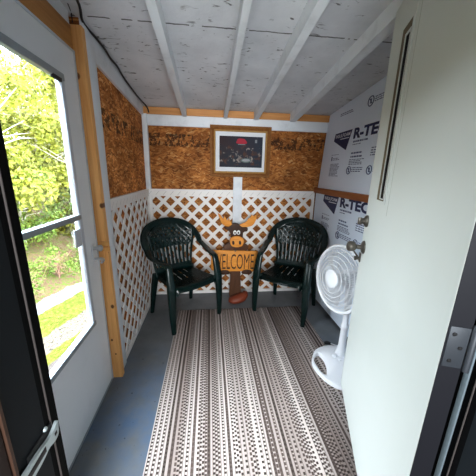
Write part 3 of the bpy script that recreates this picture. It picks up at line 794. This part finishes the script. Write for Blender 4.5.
# ------------------------------------------------------------------ pedestal fan
fn = thing('pedestal_fan', 'white floor fan facing left, half hidden by the open door', 'fan', (.98, 1.555, 0))
b = B()   # teardrop foot with a hand hole
cx, cy = .955, 1.52
outer = [(.763, 1.545), (.762, 1.490), (.778, 1.415), (.811, 1.350), (.865, 1.303), (.95, 1.285), (1.04, 1.320), (1.10, 1.40), (1.125, 1.50), (1.12, 1.60), (1.065, 1.685), (.985, 1.716), (.908, 1.703), (.832, 1.663), (.783, 1.595)]
outer = smooth_poly(outer, 4)
hole = smooth_poly([(.785, 1.565), (.782, 1.505), (.791, 1.440), (.818, 1.418), (.848, 1.475), (.864, 1.530), (.868, 1.585), (.852, 1.630), (.820, 1.618)], 7)
def domez(x, y): 
    d = math.hypot(x-1.0, y-1.56); return .026+.034*math.exp(-(d/.16)**2)
# ring of quads from outer contour to the hole contour, matched by angle round the hole centre
hc = (.828, 1.535)
def by_angle(P, n=72):
    """resample contour radially about hc"""
    out = []
    for k in range(n):
        a = 2*PI*k/n; dx, dy = math.cos(a), math.sin(a); best = None
        for i in range(len(P)):
            (x1, y1), (x2, y2) = P[i], P[(i+1) % len(P)]
            ex, ey = x2-x1, y2-y1; den = dx*ey-dy*ex
            if abs(den) < 1e-12: continue
            t = ((x1-hc[0])*ey-(y1-hc[1])*ex)/den; s = ((x1-hc[0])*dy-(y1-hc[1])*dx)/den
            if t > 0 and -1e-9 <= s <= 1+1e-9 and (best is None or t > best): best = t
        out.append((hc[0]+dx*best, hc[1]+dy*best))
    return out
Oc, Hc = by_angle(outer), by_angle(hole); rows = []
def row(f, fz): return [b.verts.new((h[0]+(o_[0]-h[0])*f, h[1]+(o_[1]-h[1])*f, fz(h[0]+(o_[0]-h[0])*f, h[1]+(o_[1]-h[1])*f))) for h, o_ in zip(Hc, Oc)]
rows.append(row(0, lambda x, y: .010)); rows.append(row(0, lambda x, y: .030)); rows.append(row(.08, lambda x, y: domez(x, y)+.008))
for f in (.3, .5, .7, .88): rows.append(row(f, lambda x, y: domez(x, y)+.010))
rows.append(row(.97, lambda x, y: .028)); rows.append(row(1, lambda x, y: .018)); rows.append(row(1, lambda x, y: .010)); 
for a, c in zip(rows, rows[1:]+rows[:1]):
    for k in range(72): b.faces.new((a[k], a[(k+1) % 72], c[(k+1) % 72], c[k]))
base = obj('base', b, M['fan'], fn, sharp=60)
b = B(); lathe(b, (.945, 1.560, .060), (-.15, 0, 1), [(.020, 0), (.019, .014), (.013, .019), (0, .019)], 18); obj('control_knob', b, M['fan'], base)
b = B(); lathe(b, (.965, 1.515, .063), (-.1, 0, 1), [(.012, 0), (.010, .012), (0, .014)], 16); obj('control_knob', b, M['fan'], base)
b = B(); tube(b, [(1.01, 1.750, .027), (.985, 1.765, .026), (.962, 1.768, .024)], [.011, .015, .010], 4, 10); pl = obj('power_plug', b, M['black'], fn)
b = B(); tube(b, [(1.01, 1.750, .027), (1.05, 1.74, .015), (1.10, 1.71, .012), (1.10, 1.65, .016)], .004, 6); obj('power_cord', b, M['fan'], fn)
b = B(); lathe(b, (1.005, 1.580, .045), (0,0,1), [(.050, 0), (.045, .02), (.033, .06), (.027, .10), (.025, .24), (.028, .245), (.028, .275), (.021, .285), (.020, .44), (.024, .45), (.026, .50)], 24); obj('pole', b, M['fan'], fn)
fd = Vector((-.972, -.205, .10)).normalized(); fc = Vector((.882, 1.540, .710))
fu = fd.cross(Vector((0,0,1))).normalized(); fv = fu.cross(fd)
R = .228
b = B(); lathe(b, fc-fd*.165, fd, [(.0, 0), (.035, .004), (.06, .025), (.066, .06), (.062, .10), (.045, .115)], 24); sweep(b, [(1.005, 1.58, .52), (1.005, 1.578, .60), (1.000, 1.570, .69)], [.05, .06, .07], None, (0, 1, 0), 5, 12); obj('motor_housing', b, M['fan'], fn)
def wires(nm, sgn, dep, nspoke, rings_):
    b = B()
    for k in range(nspoke):
        a = 2*PI*k/nspoke; P = []
        for f in (.22, .45, .7, .88, .97, 1.0):
            hgt = dep*(1-f**3.2); tw = a+.55*(1-f)*sgn
            P.append(fc+(fu*math.cos(tw)+fv*math.sin(tw))*(R*f)+fd*(sgn*hgt))
        tube(b, P, .0011, 2, 4)
    for f in rings_: ring(b, fc+fd*(sgn*dep*(1-f**3.2)), fu, fv, R*f, .0028, 56, 5)
    return obj(nm, b, M['fan_wire'], fn)
fg = wires('front_grille', 1, .062, 72, (.42, .55, .68, .80, .91)); wires('rear_grille', -1, .080, 60, (.5, .8))
b = B(); lathe(b, fc+fd*.054, fd, [(.062, 0), (.062, .008), (.054, .014), (.02, .018), (0, .018)], 30); obj('badge_cap', b, M['fan'], fg)
b = B(); ring(b, fc, fu, fv, R, .0115, 64, 10); obj('grille_rim', b, M['fan'], fn)
for k in range(3):
    b = B(); a0 = 2*PI*k/3+.5; gr = []
    for i in range(9):
        rr = .035+.165*i/8; row_ = []
        wd = .62*(.55+.45*math.sin(min(1, i/6)*PI/2))
        for j in range(7):
            a = a0+wd*(j/6-.5)+.25*i/8; tw = .035*(j/6-.5)
            row_.append(b.verts.new(fc+(fu*math.cos(a)+fv*math.sin(a))*rr+fd*(tw-.012)))
        gr.append(row_)
    for i in range(8):
        for j in range(6): b.faces.new((gr[i][j], gr[i+1][j], gr[i+1][j+1], gr[i][j+1]))
    bmesh.ops.solidify(b, geom=b.faces[:], thickness=.002); obj('blade', b, M['blade'], fn)
b = B(); lathe(b, fc-fd*.05, fd, [(.038, 0), (.038, .055), (.02, .066), (0, .066)], 20); obj('hub', b, M['blade'], fn)

# ------------------------------------------------------------------ swing-bar guard on the left jamb
gd = thing('swing_bar_guard', 'white metal swing bar door guard on the dark left jamb', 'door guard', (-.305, .36, .90))
b = B(); box(b, -.313, -.3105, .36, .428, .878, .925, .001); obj('backing_plate', b, M['black'], gd)
b = B()
bar = smooth_poly([(.24, .882), (.30, .884), (.375, .886), (.402, .892), (.412, .887), (.425, .886), (.432, .892), (.4325, .906), (.436, .914), (.432, .918), (.420, .912), (.405, .909), (.375, .914), (.30, .917), (.24, .919)], 3)
prism(b, bar, (-.309, 0, 0), (0,1,0), (0,0,1), (.006, 0, 0), .001); br = obj('swing_bar', b, M['guard'], gd)
b = B(); box(b, -.3033, -.3025, .245, .392, .895, .907, .0003); box(b, -.3033, -.3025, .419, .426, .896, .903, .0003); obj('slot', b, M['black'], br)
b = B(); lathe(b, (-.3105, .408, .928), (1, 0, 0), [(.005, 0), (.004, .003), (0, .004)], 12); obj('screw', b, M['guard'], gd)

# ------------------------------------------------------------------ cable along the ceiling
cp = [(-.590, 1.20), (-.594, 1.456), (-.638, 1.604), (-.628, 1.735), (-.622, 1.828), (-.626, 1.936), (-.618, 2.03), (-.626, 2.171), (-.625, 2.332), (-.618, 2.55), (-.602, 2.72)]
b = B(); P = [(x, y, deck(y)-.012) for x, y in cp]+[(-.592, 2.762, 1.99), (-.583, 2.765, 1.952)]
tube(b, P, .0062, 6, 8); cb = obj('electric_cable', b, M['cable'], None, (-.6, 2.0, 2.1)); tag(cb, 'black cable snaking along the ceiling above the left wall', 'cable')
b = B(); tube(b, [(-.672, 1.565, 2.108), (-.672, 1.565, 2.150), (-.655, 1.50, 2.152)], .0022, 1, 6); hk = obj('wire_hook', b, M['black'], None, (-.65, 1.5, 2.12)); tag(hk, 'thin bent wire hook above the pine stud at the ceiling', 'hook')

# ------------------------------------------------------------------ outside
def gz(x, y):
    s = (x-.34*y)/1.056
    return -.8 if s > -4.1 else min(-.8+.62*(-4.1-s), 2.4)
b = B(); xs = [-.82-.35*i for i in range(60)]; ys = [-4+.5*i for i in range(52)]; g = [[b.verts.new((x, y, gz(x, y))) for y in ys] for x in xs]
for i in range(len(xs)-1):
    for j in range(len(ys)-1): b.faces.new((g[i][j], g[i+1][j], g[i+1][j+1], g[i][j+1]))
tag(obj('ground', b, M['ground']), kind='structure')
def leaf_bm(h, r, nleaf, size, rnd, low=.25):
    b = B(); cl = []
    for k in range(16):
        a = rnd.uniform(0, 2*PI); rr = r*math.sqrt(rnd.random())*.8; zz = h*rnd.uniform(low, .92)
        cl.append((Vector((math.cos(a)*rr, math.sin(a)*rr, zz)), r*rnd.uniform(.28, .5)))
    for k in range(nleaf):
        c, cr = rnd.choice(cl); d = Vector((rnd.gauss(0, 1), rnd.gauss(0, 1), rnd.gauss(0, .8))).normalized()
        p = c+d*cr*(rnd.random()**.4)
        if p.z < .05: p.z = rnd.uniform(.05, .4)
        n = (d+Vector((rnd.gauss(0, .7), rnd.gauss(0, .7), rnd.gauss(.4, .7)))).normalized(); u = n.orthogonal().normalized(); u.rotate(Matrix.Rotation(rnd.uniform(0, 6.28), 3, n)); v = n.cross(u); s = size*rnd.uniform(.6, 1.4)
        b.faces.new([b.verts.new(q) for q in (p-u*s, p+v*s*.5, p+u*s, p-v*s*.5)])
    return b
def branch_bm(h, r, rnd, nb=9, rad=.035):
    b = B()
    for k in range(3):
        tube(b, [(0, 0, -.1), (rnd.uniform(-.1, .1)*r, rnd.uniform(-.1, .1)*r, h*.4), (rnd.uniform(-.3, .3)*r, rnd.uniform(-.3, .3)*r, h*.85)], [rad, rad*.8, rad*.3], 4, 6)
    for k in range(nb):
        a = rnd.uniform(0, 6.28); z = h*rnd.uniform(.1, .65); L = r*rnd.uniform(.7, 1.1)
        tube(b, [(0, 0, z), (math.cos(a)*L*.5, math.sin(a)*L*.5, z+h*.08+rnd.uniform(-.1, .2)), (math.cos(a+.3)*L, math.sin(a+.3)*L, z+h*.16+rnd.uniform(-.2, .3))], [rad*.5, rad*.35, rad*.12], 4, 5)
    return b
protos = []
def plant(kind, name, lab, cat, loc, group, rz, sc):
    if kind not in protos_d:
        h, r, nl, sz, lm, bk, nb, rad, low = kinds[kind]; rnd = random.Random(hash(kind) % 1000 if False else sum(map(ord, kind)))
        t = thing(name, lab, cat, loc, group, local=True)
        obj('foliage', leaf_bm(h, r, nl, sz, rnd, low), lm, t); obj('branches', branch_bm(h, r, rnd, nb, rad), bk, t)
        protos_d[kind] = t
    else: t = dup(protos_d[kind], lab, loc, 0)
    t.location = loc; t.rotation_euler = (0, 0, rz); t.scale = (sc,)*3
    return t
protos_d = {}
kinds = {'yellow': (3.4, 1.2, 8000, .058, M['leaf_y'], M['bark'], 30, .030, .08),
         'green': (3.0, 1.2, 4200, .055, M['leaf_g'], M['bark'], 10, .03, .12),
         'low': (.85, .50, 600, .036, M['leaf_g'], M['twig'], 40, .009, .25)}
def at_ray(px, dist):   # px: horizontal pixel in the photograph -> ground point at that distance
    ang = math.atan2(px-238, 253)+.1145; x, y = math.sin(ang)*dist, math.cos(ang)*dist
    return (x, y, gz(x, y)-.05)
for k, (ang, dist, sc, lab) in enumerate(((-38.5, 6.5, .95, 'yellow-green bushy tree nearest the left edge of the storm door window'), (-23.5, 7.2, .95, 'yellow-green bushy tree nearest the right edge of the storm door window'),
        (-31, 8.9, 1.05, 'yellow-green bushy tree with pale branches in the middle of the storm door window'), (-39, 11.3, 1.15, 'yellow-green tree in the rear row outside, upper left of the window'),
        (-25, 12.2, 1.15, 'yellow-green tree in the rear row outside, upper right of the window'), (-32, 18, 2.1, 'farthest yellow-green tree, at the top of the storm door window'))):
    a = math.radians(ang); x, y = math.sin(a)*dist, math.cos(a)*dist
    plant('yellow', 'bushy_tree', lab, 'tree', (x, y, gz(x, y)-.1), 'yellow-green trees on the bank outside', k*1.7, sc)
for k, (ang, dist, sc, lab) in enumerate(((-34.5, 6.6, .50, 'fresh green shrub below the meeting rail, left half of the window'), (-27.5, 7.1, .50, 'fresh green shrub below the meeting rail, right half of the window'))):
    a = math.radians(ang); x, y = math.sin(a)*dist, math.cos(a)*dist
    plant('green', 'green_shrub', lab, 'shrub', (x, y, gz(x, y)-.1), 'green shrubs on the bank outside', k*2.1+.5, sc)
for k, (ang, dist, sc, lab) in enumerate(((-36, 5.2, .75, 'small leafy shrub by the path at the left edge of the window'), (-30.5, 5.75, .75, 'small leafy shrub by the path near the centre of the window'), (-25, 6.2, .75, 'small leafy shrub by the path at the right edge of the window'))):
    a = math.radians(ang); x, y = math.sin(a)*dist, math.cos(a)*dist
    plant('low', 'small_shrub', lab, 'shrub', (x, y, gz(x, y)-.05), 'small shrubs above the path', k*1.3, sc)

# ------------------------------------------------------------------ light
w = bpy.data.worlds.new('daylight'); bpy.context.scene.world = w; w.use_nodes = True
bg = w.node_tree.nodes['Background']; bg.inputs[0].default_value = (.86, .93, 1.0, 1); bg.inputs[1].default_value = 22.0
pl_ = bpy.data.lights.new('window_portal', 'AREA'); pl_.shape = 'RECTANGLE'; pl_.size = 1.26; pl_.size_y = .60; pl_.cycles.is_portal = True
po = bpy.data.objects.new('window_portal', pl_); C.objects.link(po); po.location = (-.70, 1.084, 1.172); po.rotation_euler = (0, -PI/2, 0)
s = bpy.data.lights.new('sun', 'SUN'); s.energy = 1.2; s.angle = .02; s.color = (1, .95, .85)
so = bpy.data.objects.new('sun', s); C.objects.link(so); so.rotation_euler = Vector((.55, -.25, .8)).to_track_quat('Z', 'Y').to_euler()
lt = bpy.data.lights.new('added_fill_light', 'AREA'); lt.shape = 'DISK'; lt.size = 1.4; lt.energy = 120; lt.color = (.93, .97, 1)  # added fill lamp behind the camera, not a known fixture
lo = bpy.data.objects.new('added_fill_light', lt); C.objects.link(lo); lo.location = (.0, -2.2, 1.55); lo.rotation_euler = (math.radians(92), 0, 0)

# ------------------------------------------------------------------ camera
cam = bpy.data.cameras.new('camera'); co = bpy.data.objects.new('camera', cam); C.objects.link(co)
f, yaw, pitch, roll, hgt = 253.1729, .1145, .2513, -.0235, 1.4032
cam.sensor_width = 36; cam.sensor_fit = 'HORIZONTAL'; cam.lens = 36*f/476; cam.clip_start = .02
cy_, sy_, cp_, sp_ = math.cos(yaw), math.sin(yaw), math.cos(pitch), math.sin(pitch)
F_ = V(sy_*cp_, cy_*cp_, -sp_); R_ = V(cy_, -sy_, 0); D_ = F_.cross(R_)
c, s_ = math.cos(roll), math.sin(roll)
r = R_*c+D_*s_; d = -R_*s_+D_*c
mt = Matrix((( r.x, -d.x, -F_.x, 0), (r.y, -d.y, -F_.y, 0), (r.z, -d.z, -F_.z, hgt), (0, 0, 0, 1)))
co.matrix_world = mt
sc = bpy.context.scene; sc.camera = co
sc.view_settings.view_transform = 'Standard'; sc.view_settings.look = 'None'; sc.view_settings.exposure = 0.60; sc.view_settings.gamma = 0.90
sc.cycles.max_bounces = 10; sc.cycles.diffuse_bounces = 6; sc.cycles.transparent_max_bounces = 12
for o in bpy.data.objects:
    if '_local' in o.keys(): del o['_local']
